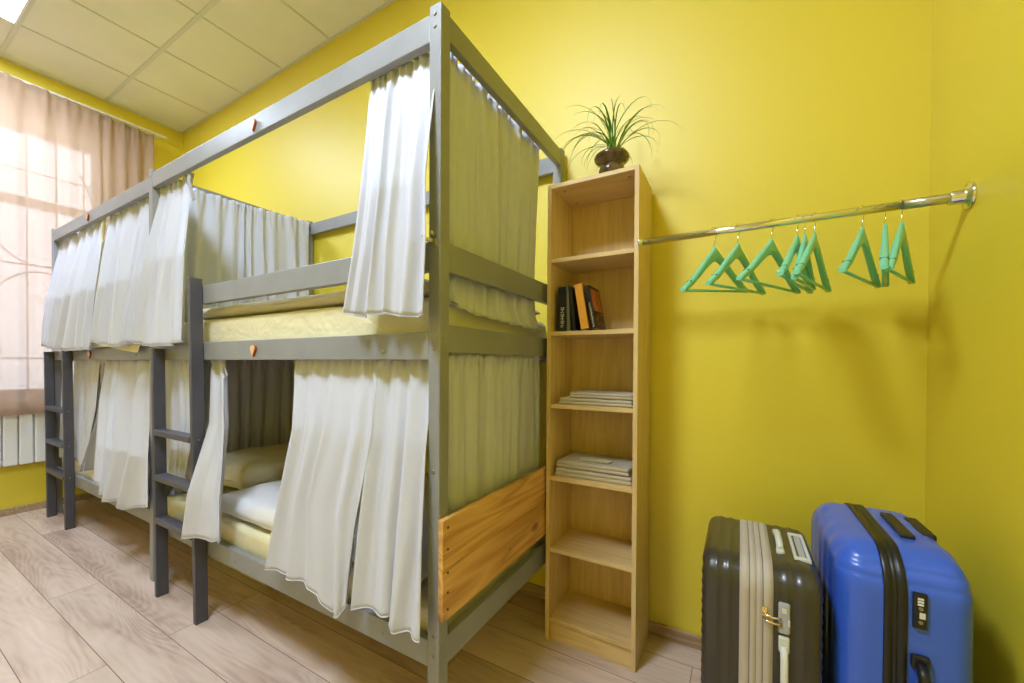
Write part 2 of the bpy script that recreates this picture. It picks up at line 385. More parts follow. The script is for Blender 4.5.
# ------------------------------------------------------------------ cloth
def lerp(a, b, t): return a + (b-a)*t
def poly(pts, s):
    k = s*(len(pts)-1); i = min(int(k), len(pts)-2); f = k-i
    return Vector(pts[i]).lerp(Vector(pts[i+1]), f)
def cloth(name, rows, folds, amp0, amp1, mat, seed=0, header=.05, nu=None, nv=44, sharp=.35, thick=.0012, hem=True, pleat=1.0, wander=.5, root=None, sym=0):
    """rows: [(t, [points from one side edge to the other])], t 0 = top, 1 = hem.
    folds run down the cloth, small gathers sit in the header"""
    rnd = random.Random(seed)
    nu = nu or max(24, int(folds*16))
    # uneven fold widths
    cuts = [0]
    for i in range(int(folds)): cuts.append(cuts[-1] + rnd.uniform(.45, 1.9))
    cuts = [c/cuts[-1] for c in cuts]; hs = [rnd.uniform(.3, 1.2) for _ in cuts]
    ph2 = [rnd.uniform(0, 6.28) for _ in range(4)]
    def phase(s):
        for i in range(len(cuts)-1):
            if s <= cuts[i+1] or i == len(cuts)-2:
                f = (s-cuts[i])/(cuts[i+1]-cuts[i]); return i+min(f, 1), lerp(hs[i], hs[i+1], f)
    def f(s, t):
        for k in range(len(rows)-1):
            if t <= rows[k+1][0] or k == len(rows)-2: break
        g = (t-rows[k][0])/(rows[k+1][0]-rows[k][0]); g2 = g
        a, b = poly(rows[k][1], s), poly(rows[k+1][1], s)
        p = a.lerp(b, g2)
        e = .004
        d = poly(rows[k][1], min(1, s+e)).lerp(poly(rows[k+1][1], min(1, s+e)), g2) - poly(rows[k][1], max(0, s-e)).lerp(poly(rows[k+1][1], max(0, s-e)), g2)
        d.z = 0; d = d.normalized(); n = Vector((d.y, -d.x, 0))
        sw = s + wander*.03*sin(3.1*t + ph2[0] + 5*s)*sin(pi*s)
        q, hh = phase(min(1, max(0, sw)))
        c = cos(2*pi*q); c = (1-sharp)*c + sharp*(abs(c)**.5)*(1 if c > 0 else -1)
        amp = lerp(amp0, amp1, min(1, t*1.15)**.8)
        off = amp*hh*c
        off += amp*.25*sin(2*pi*q*1.7+ph2[1]+2.5*t*min(1, wander*2))*min(1, t*3)
        side = amp*.5*sin(2*pi*q+ph2[2])*min(1, t*4)*.6*sin(pi*s)
        if header and t < header*2.4:
            gth = sin(2*pi*q*2.6*pleat + ph2[3])*.009*(1-t/(header*2.4))
            off += gth
            if abs(t-header) < header*.28: off *= .6       # drawn in where the string runs
        return p + n*off + d*side
    bm = grid_bm(f, nu, nv)
    me = bpy.data.meshes.new(name); bm.to_mesh(me); bm.free()
    o = link(name, me, mat)
    so = o.modifiers.new('thickness', 'SOLIDIFY'); so.thickness = thick; so.offset = 0
    if hem:
        hb = bmesh.new()
        tube(hb, [f(i/nu, 1.0) for i in range(nu+1)], .0022, 6)
        tmp = bpy.data.meshes.new('hem'); hb.to_mesh(tmp); hb.free()
        h = link('hem', tmp, mat); h.parent = o
    return o

# ------------------------------------------------------------------ bunk beds
def rail_bm(x0, x1, y0, y1, z0, z1, bev=.003):
    bm = bmesh.new(); box(bm, x0, x1, y0, y1, z0, z1, bev); return bm
def screw(root, parent, loc, axis='Y', r=.006, name='screw'):
    bm = bmesh.new()
    d = {'Y': Vector((0, -1, 0)), 'X': Vector((1, 0, 0))}[axis]
    c = Vector(loc); tube(bm, [c, c+d*.0015, c+d*.003], [r, r, r*.6], 12)
    o = build(name, bm, 'screw', None); return sub(o, parent, root)
def wooden_tag(root, parent, x, y, z, s=1.0):
    """small drop shaped wooden number tag fixed on a rail"""
    def drop(bm, k, y0, y1):
        n = 28; fr, bk = [], []
        for i in range(n):
            a = 2*pi*i/n; r = .019*k*s
            px = r*sin(a)*(1 if cos(a) > 0 else (1+cos(a)*.98)**.75 if cos(a) > -1 else 0)
            pz = r*cos(a) if cos(a) > 0 else r*1.75*cos(a)
            fr.append(bm.verts.new((x+px, y0, z+pz+.004))); bk.append(bm.verts.new((x+px, y1, z+pz+.004)))
        bm.faces.new(fr); bm.faces.new(bk[::-1])
        for i in range(n): bm.faces.new((fr[i], fr[(i+1) % n], bk[(i+1) % n], bk[i]))
    bm = bmesh.new(); drop(bm, 1.0, y-.008, y); o = sub(build('wooden_tag', bm, 'tag_red', None), parent, root)
    o['label'] = 'drop shaped wooden tag with a dark rim'
    bm = bmesh.new(); drop(bm, .86, y-.0105, y-.0075)
    box(bm, x-.003*s, x+.003*s, y-.0112, y-.010, z+.004, z+.010)
    b2 = build('tag_face', bm, 'tag_wood', None); sub(b2, parent, root)
    return o

def bunk(x0, x1, y0, y1, ladder, label, xguard, dz=0.0):
    """x0 left outer, x1 right outer, y0 front face, y1 rear face"""
    root = thing('bunk_bed', ((x0+x1)/2, (y0+y1)/2, 0), label, 'bunk bed', 'grey bunk beds in a row')
    pw, t = .045, .026
    Z = dict(tr=(2.187, 2.270), g=(1.504, 1.592), u=(1.235, 1.320), l=(.302, .382), te=(2.2035, 2.280), ue=(1.259, 1.343), le=(.302, .389))
    posts = {}
    for nm, xa, ya in (('fr', x1-pw, y0), ('fl', x0, y0), ('br', x1-pw, y1-pw), ('bl', x0, y1-pw)):
        bm = rail_bm(xa, xa+pw, ya, ya+pw, 0, 2.292, .004); posts[nm] = P('post', bm, 'paint', root)
    def rail(name, k, a, b, ya, lo=None):
        z = Z[k]; return P(name, rail_bm(a, b, ya, ya+t, z[0], z[1]), 'paint', root)
    yi = y0+.002
    top = rail('top_rail', 'tr', x0+pw, x1-pw, yi); wooden = {}
    up_ = rail('side_rail', 'u', x0+pw, x1-pw, yi); low = rail('side_rail', 'l', x0+pw, x1-pw, yi)
    g = rail('guard_rail', 'g', xguard[0], xguard[1], yi)
    yb = y1-t-.002
    rail('top_rail', 'tr', x0+pw, x1-pw, yb); rail('side_rail', 'u', x0+pw, x1-pw, yb); rail('side_rail', 'l', x0+pw, x1-pw, yb)
    for xa in (x1-t-.002, x0+.002):
        for k, nm in (('te', 'top_rail'), ('g', 'guard_rail'), ('ue', 'end_rail'), ('le', 'end_rail')):
            P(nm, rail_bm(xa, xa+t, y0+pw, y1-pw, *Z[k]), 'paint', root)
    # slats that carry the two mattresses
    for zz in (.325, 1.262):
        bm = bmesh.new(); n = 12
        for i in range(n):
            x = x0+.1+(x1-x0-.25)*i/(n-1); box(bm, x, x+.06, y0+.03, y1-.03, zz-.018, zz, .001)
        P('slats', bm, 'pine', root)
    for dx in (0.05, .9, 1.35):
        pass
    for xx in (x0+.52, x0+.92, x1-.24):
        screw(root, up_, (xx, yi, 1.262)); screw(root, low, (xx, yi, .335), r=.005)
    for z in (2.262, 2.225, 1.32, 1.27, .40, .34, .9): screw(root, posts['fr'], (x1-pw*.5, y0, z))
    for z in (2.245, 1.30, 1.26, .37, .33): screw(root, posts['fr'], (x1, y0+.02, z), 'X', .0045)
    for z in (2.25, 1.30): screw(root, posts['fl'], (x0+pw*.5, y0, z))
    # ladder in front of the rails
    xa, xb, za, zb, rungs, lean = ladder
    def LN(b_):
        for v in b_.verts: v.co.x += lean*(1.3-v.co.z)
        return b_
    lt, ly0, ly1 = .027, y0-.053, y0-.0005
    up2 = bmesh.new(); box(up2, xb-lt, xb, ly0, ly1, 0, zb, .004)
    lad = P('ladder', LN(up2), 'dark_paint', root); lad['label'] = 'dark grey ladder, thicker than the bed rails'
    b2 = bmesh.new(); box(b2, xa, xa+lt, ly0, ly1, 0, za, .004); sub(build('upright', LN(b2), 'dark_paint', None), lad, root)
    for z in rungs:
        b2 = bmesh.new(); box(b2, xa+lt-.001, xb-lt+.001, ly0-.004, ly1-.004, z-.030, z, .004)
        sub(build('rung', LN(b2), 'dark_paint', None), lad, root)
    for z in rungs:
        b2 = bmesh.new(); c = Vector((xb, (ly0+ly1)/2, z-.015))
        tube(b2, [c, c+Vector((.002, 0, 0))], .004, 8); sub(build('screw', LN(b2), 'screw', None), lad, root)
    return root, top, up_, low, posts
X1, X0 = -.770, -2.862
bedR, topR, upR, lowR, postR = bunk(X0, X1, .911, 1.862, (-2.680, -2.222, 1.295, 1.623, (.873, .640, .418), .034),
    'nearer grey painted wooden bunk bed beside the bookcase, bare pine board across its end', (-2.262, X1-.045))
bedL, topL, upL, lowL, postL = bunk(-4.815, X0-.003, .926, 1.862, (-4.775, -4.283, 1.30, 1.327, (.873, .618, .386), .045),
    'farther grey painted wooden bunk bed standing by the beige window curtain', (-4.257, X0-.05))
wooden_tag(bedR, topR, -1.782, .913, 2.224); wooden_tag(bedR, upR, -1.782, .913, 1.277)
wooden_tag(bedL, topL, -3.93, .928, 2.228); wooden_tag(bedL, upL, -3.90, .928, 1.275)
# bare pine board on the end of the nearer bed
bm = bmesh.new(); box(bm, -.7695, -.751, .905, 1.80, .612, .762, .003); box(bm, -.7695, -.751, .905, 1.80, .458, .6115, .003)
pb = P('end_board', bm, 'pine', bedR); pb['label'] = 'unpainted pine end board with knots'
for (y, z) in [(.928, .735), (.928, .67), (.928, .60), (.928, .54), (.928, .49), (1.30, .52)]:
    b2 = bmesh.new(); tube(b2, [(-.7505, y, z), (-.749, y, z)], .004, 8); sub(build('screw', b2, 'black_plastic', None), pb, bedR)
# metal hook on the corner post
bm = bmesh.new()
box(bm, -.803, -.783, .906, .911, 1.572, 1.60, .001)
tube(bm, [(-.793, .907, 1.592), (-.795, .893, 1.588), (-.803, .883, 1.590), (-.812, .882, 1.600)], [.006, .006, .0055, .005], 8)
tube(bm, [(-.787, .907, 1.60), (-.785, .893, 1.607), (-.785, .885, 1.612)], .005, 8)
hk = sub(build('curtain_hook', bm, 'steel', None), postR['fr'], bedR); hk['label'] = 'small metal hook'

# ------------------------------------------------------------------ bedding
def soft(name, x0, x1, y0, y1, z0, z1, mat, label, cat, seed=0, puff=.5, wr=.006, nx=56, ny=30, sag=0.0, group=None, e=.16, roll=0):
    """stuffed rectangular form, rounded edges, wrinkled surface"""
    bm = bmesh.new(); cx, cy, cz = (x0+x1)/2, (y0+y1)/2, (z0+z1)/2
    a, b, c = (x1-x0)/2, (y1-y0)/2, (z1-z0)/2
    r = bmesh.ops.create_cube(bm, size=2)
    bmesh.ops.subdivide_edges(bm, edges=bm.edges, cuts=28, use_grid_fill=True)
    for v in bm.verts:
        p = v.co.copy()
        ux, uy, uz = p
        # pull to finer spacing near borders
        ux = sin(ux*pi/2)*.35+ux*.65; uy = sin(uy*pi/2)*.35+uy*.65
        ed = max(abs(ux), abs(uy))
        rx, ry = (1-abs(ux))*a, (1-abs(uy))*b; d = min(rx, ry)
        rad = c*2*puff
        k = 1.0
        if d < rad: k = math.sqrt(max(0, 1-(1-d/rad)**2))
        zz = uz*c*(.12+.88*k) if puff > 0 else uz*c
        q = Vector((cx+ux*a, cy+uy*b, cz+zz))
        nz = noise.noise(Vector((q.x*4+seed, q.y*4, q.z*4))) + .5*noise.noise(Vector((q.x*11, q.y*11+seed, q.z*9)))
        q += Vector((0, noise.noise(Vector((q.x*9, seed, q.z*12)))*wr, nz*wr*1.3 if uz > -.9 else 0))
        if sag: q.z -= sag*(1-abs(ux)**2)*(1-abs(uy)**2)
        v.co = q
    o = build(name, bm, mat, None, smooth=True)
    return tag(o, label, cat, group)
def mattress(x0, x1, y0, y1, z0, z1, mat, label, seed):
    bm = bmesh.new(); box(bm, x0, x1, y0, y1, z0, z1)
    bmesh.ops.subdivide_edges(bm, edges=bm.edges, cuts=40, use_grid_fill=True)
    cx, cy, cz = (x0+x1)/2, (y0+y1)/2, (z0+z1)/2
    for v in bm.verts:
        p = v.co; r = .03
        # round edges
        dx = min(p.x-x0, x1-p.x); dy = min(p.y-y0, y1-p.y); dzz = min(p.z-z0, z1-p.z)
        for ax, dd in (('x', dx), ('y', dy)):
            if dzz < r and dd < 1e-4:
                q = r*(1-math.sqrt(max(0, 1-(1-dzz/r)**2))); s = -1 if getattr(p, ax) > getattr(Vector((cx, cy, cz)), ax) else 1
                setattr(p, ax, getattr(p, ax)+s*q)
        if p.z > z0+.02:
            w_ = noise.noise(Vector((p.x*3.1+seed, p.y*3, p.z*5)))*.006 + noise.noise(Vector((p.x*12+seed+6*p.z, p.y*7, p.z*3)))*.003
            p.y += w_; p.z += w_*.8
    o = build('mattress', bm, mat, None, smooth=True, angle=60)
    return tag(o, label, 'mattress', 'mattresses in the bunk beds')
mattress(X0+.05, X1-.05, .952, 1.83, .328, .468, 'sheet_y', 'mattress in yellow fitted sheet on the lower bunk of the nearer bed', 1)
mattress(X0+.05, X1-.085, .958, 1.83, 1.266, 1.440, 'sheet_y', 'mattress in yellow fitted sheet on the upper bunk of the nearer bed', 2)
mattress(-4.76, X0-.055, .966, 1.83, .328, .458, 'sheet_w', 'white covered mattress on the lower bunk of the farther bed', 3)
mattress(-4.76, X0-.055, .966, 1.83, 1.266, 1.440, 'sheet_y', 'mattress on the upper bunk of the farther bed, behind hanging white curtains', 4)
soft('duvet', -2.25, -.90, .958, 1.80, .480, .575, 'sheet_w', 'white folded duvet on the lower bunk of the nearer bed', 'duvet', 5, puff=.5, wr=.008)
soft('pillow', -2.74, -2.27, 1.10, 1.78, .486, .70, 'pillow', 'cream yellow pillow at the dark head end of the lower bunk', 'pillow', 8, puff=1.0, wr=.012)
soft('blanket', -2.50, -.87, .966, 1.80, 1.451, 1.502, 'blanket', 'beige knobbly blanket spread on the upper bunk of the nearer bed', 'blanket', 9, puff=.8, wr=.007)

# white sheet rumpled over the end of the lower mattress, seen below the pine board
# low box on the floor under the nearer bed
t = thing('storage_box', (-2.55, 1.45, 0), 'low pale flat box on the floor under the nearer bunk bed', 'box')
bm = bmesh.new(); box(bm, -2.88+.02, -2.235, 1.20, 1.60, 0.0, .20, .008); P('tray', bm, 'box', t)
bm = bmesh.new(); box(bm, -2.87, -2.225, 1.192, 1.608, .20, .222, .006); P('lid', bm, 'box', t)

# ------------------------------------------------------------------ privacy curtains
CG = 'white privacy curtains of the bunk beds'
def cur(label, *a, mat='curtain', **k):
    o = cloth('privacy_curtain', *a, mat, **k); tag(o, label, 'curtain', CG); return o
# A nearer bed, upper, gathered at the corner post
cur('white curtain gathered against the corner post at the upper bunk, falling over its guard rail',
    [(0, [(-1.115, .952, 2.205), (-.98, .952, 2.205), (-.795, .950, 2.205)]),
     (.05, [(-1.110, .946, 2.165), (-.98, .946, 2.165), (-.795, .946, 2.165)]),
     (.5, [(-1.088, .890, 1.78), (-.94, .885, 1.78), (-.790, .886, 1.78)]),
     (.75, [(-1.101, .874, 1.58), (-.95, .872, 1.58), (-.778, .874, 1.58)]),
     (1, [(-1.133, .864, 1.390), (-1.052, .864, 1.374), (-.948, .864, 1.380), (-.884, .864, 1.364), (-.780, .864, 1.362)])],
    5, .010, .017, seed=3, nv=50, sharp=.2)
# B nearer bed, upper, by the ladder
cur('white curtain gathered beside the middle post of the upper bunks, flared out over the rail',
    [(0, [(-2.80, .955, 2.195), (-2.62, .955, 2.195), (-2.44, .955, 2.195)]),
     (.1, [(-2.80, .945, 2.11), (-2.62, .945, 2.11), (-2.43, .945, 2.11)]),
     (.5, [(-2.79, .882, 1.77), (-2.56, .880, 1.76), (-2.33, .880, 1.75)]),
     (.8, [(-2.846, .868, 1.54), (-2.60, .868, 1.53), (-2.315, .872, 1.52)]),
     (1, [(-2.883, .858, 1.328), (-2.683, .858, 1.306), (-2.444, .858, 1.308), (-2.302, .862, 1.328)])],
    4, .012, .020, seed=7, nv=50, sharp=.2)
# C divider between the two upper bunks
cur('white curtain with a stitched header strung across between the two upper bunks',
    [(0, [(-2.795, 1.02, 2.245), (-2.795, 1.40, 2.252), (-2.795, 1.81, 2.275)]),
     (1, [(-2.79, 1.00, 1.455), (-2.79, 1.40, 1.455), (-2.79, 1.81, 1.455)])],
    9, .012, .024, seed=12, header=.07, hem=False)
# D end of the nearer bed, upper
cur('curtain inside the end of the upper bunk, rumpled hem showing above the end rail',
    [(0, [(-.815, .968, 2.225), (-.815, 1.30, 2.228), (-.815, 1.655, 2.235)]),
     (.8, [(-.822, .985, 1.56), (-.822, 1.30, 1.56), (-.822, 1.615, 1.56)]),
     (.93, [(-.828, .980, 1.47), (-.818, 1.30, 1.45), (-.82, 1.625, 1.44)]),
     (1, [(-.820, 1.0, 1.435), (-.808, 1.12, 1.400), (-.808, 1.3, 1.392), (-.812, 1.5, 1.385), (-.815, 1.66, 1.372)])],
    8, .016, .020, seed=21, header=.04)
# E end of the nearer bed, lower
cur('curtain across the end of the lower bunk, tucked behind the pine board',
    [(0, [(-.815, .968, 1.262), (-.815, 1.30, 1.262), (-.815, 1.665, 1.262)]),
     (1, [(-.812, .975, .50), (-.812, 1.30, .50), (-.812, 1.66, .50)])],
    9, .010, .014, seed=31, header=.05)
# F nearer bed, lower, big swag over the rail
cur('wide white curtain of the lower bunk, bulging over the bottom rail, left of the gap',
    [(0, [(-1.545, .958, 1.245), (-1.3, .958, 1.245), (-1.08, .958, 1.245)]),
     (.06, [(-1.545, .950, 1.20), (-1.3, .950, 1.20), (-1.07, .950, 1.20)]),
     (.35, [(-1.492, .912, .97), (-1.28, .908, .97), (-1.055, .908, .97)]),
     (.68, [(-1.535, .888, .70), (-1.33, .882, .70), (-1.09, .880, .70)]),
     (1, [(-1.587, .866, .422), (-1.47, .864, .424), (-1.379, .862, .424), (-1.26, .860, .415), (-1.215, .855, .370), (-1.15, .856, .380), (-1.125, .870, .430)])],
    4, .010, .024, seed=44, nv=56, sharp=0)
cur('white curtain of the lower bunk hanging over the bottom rail right beside the corner post',
    [(0, [(-1.06, .966, 1.245), (-.96, .962, 1.245), (-.825, .958, 1.245)]),
     (.06, [(-1.085, .954, 1.20), (-.96, .952, 1.20), (-.820, .950, 1.20)]),
     (.35, [(-1.065, .922, .97), (-.94, .915, .97), (-.810, .912, .97)]),
     (.68, [(-1.075, .893, .70), (-.95, .888, .70), (-.800, .886, .70)]),
     (1, [(-1.080, .866, .428), (-1.02, .864, .438), (-.932, .864, .448), (-.905, .864, .405), (-.788, .864, .425)])],
    3.4, .010, .018, seed=46, nv=56, sharp=.1)
# G nearer bed, lower, beside the ladder, thrown over it
cur('narrow white curtain of the lower bunk hanging in front of the right ladder upright',
    [(0, [(-2.235, .958, 1.245), (-2.12, .958, 1.245)]),
     (.1, [(-2.225, .950, 1.17), (-2.10, .950, 1.17)]),
     (.42, [(-2.190, .93, .93), (-1.99, .905, .93)]),
     (.62, [(-2.170, .880, .78), (-1.965, .885, .78)]),
     (.8, [(-2.185, .842, .62), (-1.95, .865, .63)]),
     (1, [(-2.222, .834, .413), (-1.907, .845, .460)])],
    2.2, .010, .012, seed=52)
# H behind the ladder
cur('narrow white curtain of the lower bunk seen through the ladder of the nearer bed',
    [(0, [(-2.79, .960, 1.245), (-2.44, .960, 1.245)]),
     (.5, [(-2.77, .960, .90), (-2.42, .960, .90)]),
     (1, [(-2.74, .945, .60), (-2.50, .945, .60)])],
    4, .008, .014, seed=55)
# I divider between the lower bunks
cur('shadowy curtain behind the pillow between the two lower bunks',
    [(0, [(-2.79, .99, 1.255), (-2.79, 1.40, 1.255), (-2.79, 1.82, 1.255)]),
     (1, [(-2.785, .99, .48), (-2.785, 1.40, .48), (-2.785, 1.82, .48)])],
    9, .010, .022, seed=61, hem=False)
# K farther bed upper left
cur('white curtain of the farther upper bunk nearest the window, hanging over the rail',
    [(0, [(-4.765, .972, 2.205), (-4.2, .972, 2.205), (-3.76, .972, 2.205)]),
     (.08, [(-4.765, .965, 2.14), (-4.2, .965, 2.14), (-3.75, .965, 2.14)]),
     (.6, [(-4.76, .895, 1.70), (-4.2, .892, 1.70), (-3.63, .892, 1.70)]),
     (1, [(-4.757, .872, 1.345), (-4.3, .868, 1.300), (-3.62, .868, 1.305)])],
    8, .012, .030, seed=71, sharp=0)
# L farther bed upper right
cur('white curtain of the farther upper bunk nearest the middle post, hanging over the rail',
    [(0, [(-3.64, .972, 2.205), (-3.3, .972, 2.205), (-2.915, .972, 2.205)]),
     (.08, [(-3.64, .965, 2.14), (-3.3, .965, 2.14), (-2.915, .965, 2.14)]),
     (.6, [(-3.53, .895, 1.70), (-3.2, .892, 1.70), (-2.84, .896, 1.70)]),
     (1, [(-3.575, .868, 1.350), (-3.2, .868, 1.315), (-2.875, .872, 1.335)])],
    6, .012, .030, seed=77, sharp=0)
# N farther bed lower left
cur('white curtain of the farther lower bunk just right of its ladder',
    [(0, [(-4.42, .975, 1.245), (-3.87, .975, 1.245)]),
     (.5, [(-4.40, .965, .90), (-3.90, .968, .90)]),
     (1, [(-4.36, .958, .50), (-4.02, .935, .45)])],
    4, .008, .018, seed=81)
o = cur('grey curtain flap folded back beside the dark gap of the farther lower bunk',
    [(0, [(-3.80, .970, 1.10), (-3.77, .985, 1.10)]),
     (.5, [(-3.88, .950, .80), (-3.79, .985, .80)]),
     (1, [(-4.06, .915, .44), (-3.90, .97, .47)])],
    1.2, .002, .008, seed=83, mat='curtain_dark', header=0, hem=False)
# O farther bed lower right
cur('white curtain of the farther lower bunk hanging over the bottom rail beside the nearer ladder',
    [(0, [(-3.73, .975, 1.245), (-3.3, .975, 1.245), (-2.925, .975, 1.245)]),
     (.3, [(-3.72, .945, .99), (-3.3, .94, .99), (-2.92, .945, .99)]),
     (.7, [(-3.60, .900, .68), (-3.2, .895, .68), (-2.80, .900, .68)]),
     (1, [(-3.554, .874, .461), (-3.41, .872, .415), (-3.37, .872, .372), (-3.163, .872, .390), (-3.12, .872, .358), (-2.72, .876, .455)])],
    4, .012, .026, seed=88, sharp=.25)
# P farthest lower curtain behind the farther ladder
cur('white curtain bunched behind the ladder of the farther bed',
    [(0, [(-4.755, .975, 1.245), (-4.50, .975, 1.245)]),
     (.6, [(-4.74, .965, .80), (-4.52, .968, .80)]),
     (1, [(-4.70, .950, .47), (-4.46, .948, .46)])],
    3, .008, .018, seed=91)
# yellow blanket corner between curtains and rail of the farther upper bunk
o = cloth('blanket', [(0, [(-4.25, .965, 1.40), (-2.93, .958, 1.40)]), (.45, [(-4.25, .912, 1.36), (-2.93, .900, 1.36)]),
     (1, [(-4.2, .908, 1.322), (-3.9, .908, 1.312), (-3.5, .906, 1.320), (-3.25, .903, 1.296), (-3.0, .900, 1.276), (-2.93, .900, 1.325)])],
     3, .001, .003, 'sheet_y', seed=95, header=0, hem=False)
tag(o, 'mustard yellow blanket edge hanging below the white curtains of the farther upper bunk', 'blanket')
# tie straps
def strap(pts, label, w_=.016, mat='curtain'):
    bm = bmesh.new(); prev = None
    for i, p in enumerate(pts):
        p = Vector(p); a = bm.verts.new(p+Vector((-w_/2, 0, 0))); b = bm.verts.new(p+Vector((w_/2, 0, 0)))
        if prev: bm.faces.new((prev[0], prev[1], b, a))
        prev = (a, b)
    o = build('curtain_tie', bm, mat, None); so = o.modifiers.new('t', 'SOLIDIFY'); so.thickness = .003
    return tag(o, label, 'curtain tie', 'curtain ties')
strap([(-2.43, .935, 2.19), (-2.41, .925, 2.14), (-2.40, .93, 2.09), (-2.39, .94, 2.04)], 'grey tie strap hanging at the top of the upper bunk curtain by the ladder', .03, 'lock_grey')
strap([(-3.72, .950, 2.18), (-3.725, .943, 2.13), (-3.73, .943, 2.08), (-3.715, .945, 2.03)], 'beige tie strap hanging in the gap between the farther upper curtains', .028, 'packet')
strap([(-2.085, .938, 1.235), (-2.08, .936, 1.20), (-2.06, .936, 1.165), (-2.085, .936, 1.150), (-2.10, .936, 1.17)], 'small white tie loop hanging under the middle rail of the nearer bed', .008)

# ------------------------------------------------------------------ window curtain, rail, radiator
o = cloth('window_curtain', [(0, [(-4.915, -.35, 3.445), (-4.915, .6, 3.44), (-4.915, 1.60, 3.40)]),
     (.5, [(-4.915, -.35, 2.1), (-4.915, .6, 2.1), (-4.915, 1.60, 2.1)]),
     (1, [(-4.915, -.35, .80), (-4.915, .6, .80), (-4.915, 1.60, .81)])],
     15, .018, .022, 'window_curtain', seed=5, header=.03, nv=40, nu=300, sharp=.1, wander=0)
tag(o, 'beige translucent curtain hanging full length in front of the window', 'curtain')
t = thing('curtain_rail', (-4.93, .6, 3.47), 'thin white curtain rail above the beige window curtain', 'curtain rail')
bm = bmesh.new(); box(bm, -4.985, -4.955, -.6, 1.72, 3.442, 3.458, .003); P('track', bm, 'white_pvc', t)
for y in (-.3, .6, 1.66):
    bm = bmesh.new(); box(bm, XL+.0005, -4.985, y-.012, y+.012, 3.440, 3.465, .002); P('bracket', bm, 'white_pvc', t)
t = thing('radiator', (-4.98, .3, .40), 'white panel radiator on the wall below the window curtain', 'radiator')
bm = bmesh.new(); y = -.60; n = 0
while y < 1.05:
    box(bm, -5.005, -4.950, y, y+.076, .40, .855, .010, seg=3); y += .081
P('section', bm, 'white_enamel', t)
bm = bmesh.new()
tube(bm, [(-4.98, -.60, .43), (-4.98, 1.04, .43)], .016, 12); tube(bm, [(-4.98, -.60, .82), (-4.98, 1.04, .82)], .016, 12)
P('header_pipe', bm, 'white_enamel', t)
for y in (-.3, .8):
    bm = bmesh.new(); box(bm, XL+.0005, -4.99, y-.015, y+.015, .74, .80, .002); P('bracket', bm, 'white_enamel', t)

# ------------------------------------------------------------------ bookcase
SX0, SX1, SY0, SY1, SZ = -.742, -.348, 1.601, 1.862, 2.012
tk = .018
bc = thing('bookcase', ((SX0+SX1)/2, (SY0+SY1)/2, 0), 'tall narrow open oak bookcase standing between bunk bed and clothes rail', 'bookcase')
for a in (SX0, SX1-tk):
    P('side_panel', rail_bm(a, a+tk, SY0, SY1, 0, SZ, .001), 'birch', bc)
P('top_panel', rail_bm(SX0+tk, SX1-tk, SY0, SY1, SZ-tk, SZ, .001), 'birch_h', bc)
P('back_panel', rail_bm(SX0+tk, SX1-tk, SY1-.006, SY1-.001, .04, SZ-tk, .0005), 'birch', bc)
SHELF = [1.687, 1.367, 1.048, .729, .411, .099]
for z in SHELF:
    P('shelf', rail_bm(SX0+tk, SX1-tk, SY0+.004, SY1-.006, z-tk, z, .001), 'birch_h', bc)
P('kickboard', rail_bm(SX0+tk, SX1-tk, SY0+.012, SY0+.028, 0.0, .081, .001), 'birch_h', bc)
for (x, y) in ((SX0+.06, SY0+.05), (SX1-.05, SY0+.05), (SX0+.06, SY1-.06)):
    bm = bmesh.new(); tube(bm, [(x, y, SZ-tk), (x, y, SZ-tk-.002)], .007, 12); P('cam_fitting', bm, 'screw', bc)
for z in SHELF[:1]:
    bm = bmesh.new(); tube(bm, [(SX0+.06, SY0+.06, z-tk), (SX0+.06, SY0+.06, z-tk-.002)], .006, 12); P('cam_fitting', bm, 'screw', bc)

# ------------------------------------------------------------------ plant
pc = (-.478, 1.672, SZ)
t = thing('potted_plant', pc, 'small grassy plant in round brown vase on top of the bookcase', 'plant')
prof = [(.034, .0), (.048, .006), (.056, .022), (.054, .038), (.042, .050), (.040, .054), (.056, .062), (.070, .074), (.074, .084), (.070, .094), (.060, .100), (.056, .100), (.058, .092), (.05, .086)]
bm = bmesh.new(); lathe(bm, [(r*1.0, h) for r, h in prof], pc, 40); P('vase', bm, 'pot', t)
bm = bmesh.new(); lathe(bm, [(.057, .086), (.057, .094), (.045, .100), (.02, .104), (.004, .105)], pc, 24)
for v in bm.verts: v.co += Vector((0, 0, noise.noise(v.co*60)*.006))
P('soil', bm, 'soil', t)
def leaf(bm, base, az, lean, L, w_, droop, rnd, mi):
    n = 16; pts = []; p = Vector(base); th = lean; d = Vector((cos(az), sin(az), 0)); az2 = rnd.uniform(-.5, .5)
    for i in range(n+1):
        pts.append(p.copy()); f = i/n
        a = az + az2*f*f
        p = p + Vector((cos(a)*sin(th), sin(a)*sin(th), cos(th)))*(L/n)
        th += droop/n*(.4+1.3*f)
        if p.z < SZ+.004 and (p - Vector((pc[0], pc[1], p.z))).length < .12: p.z = SZ+.005
        p.y = min(p.y, YB-.008)
    side = Vector((-sin(az), cos(az), 0)); prev = None
    for i, q in enumerate(pts):
        f = i/n; ww = w_*(.75+.5*min(1, f*4))*(1-f**2.2)+.0004
        a = bm.verts.new(q+side*ww); c = bm.verts.new(q-Vector((0, 0, ww*.4))); b = bm.verts.new(q-side*ww)
        if prev:
            f1 = bm.faces.new((prev[0], prev[1], c, a)); f2 = bm.faces.new((prev[1], prev[2], b, c))
            for ff in (f1, f2): ff.smooth = True; ff.material_index = mi
        prev = (a, c, b)
rnd = random.Random(11); bm = bmesh.new(); cb = Vector(pc)+Vector((.008, 0, .102))
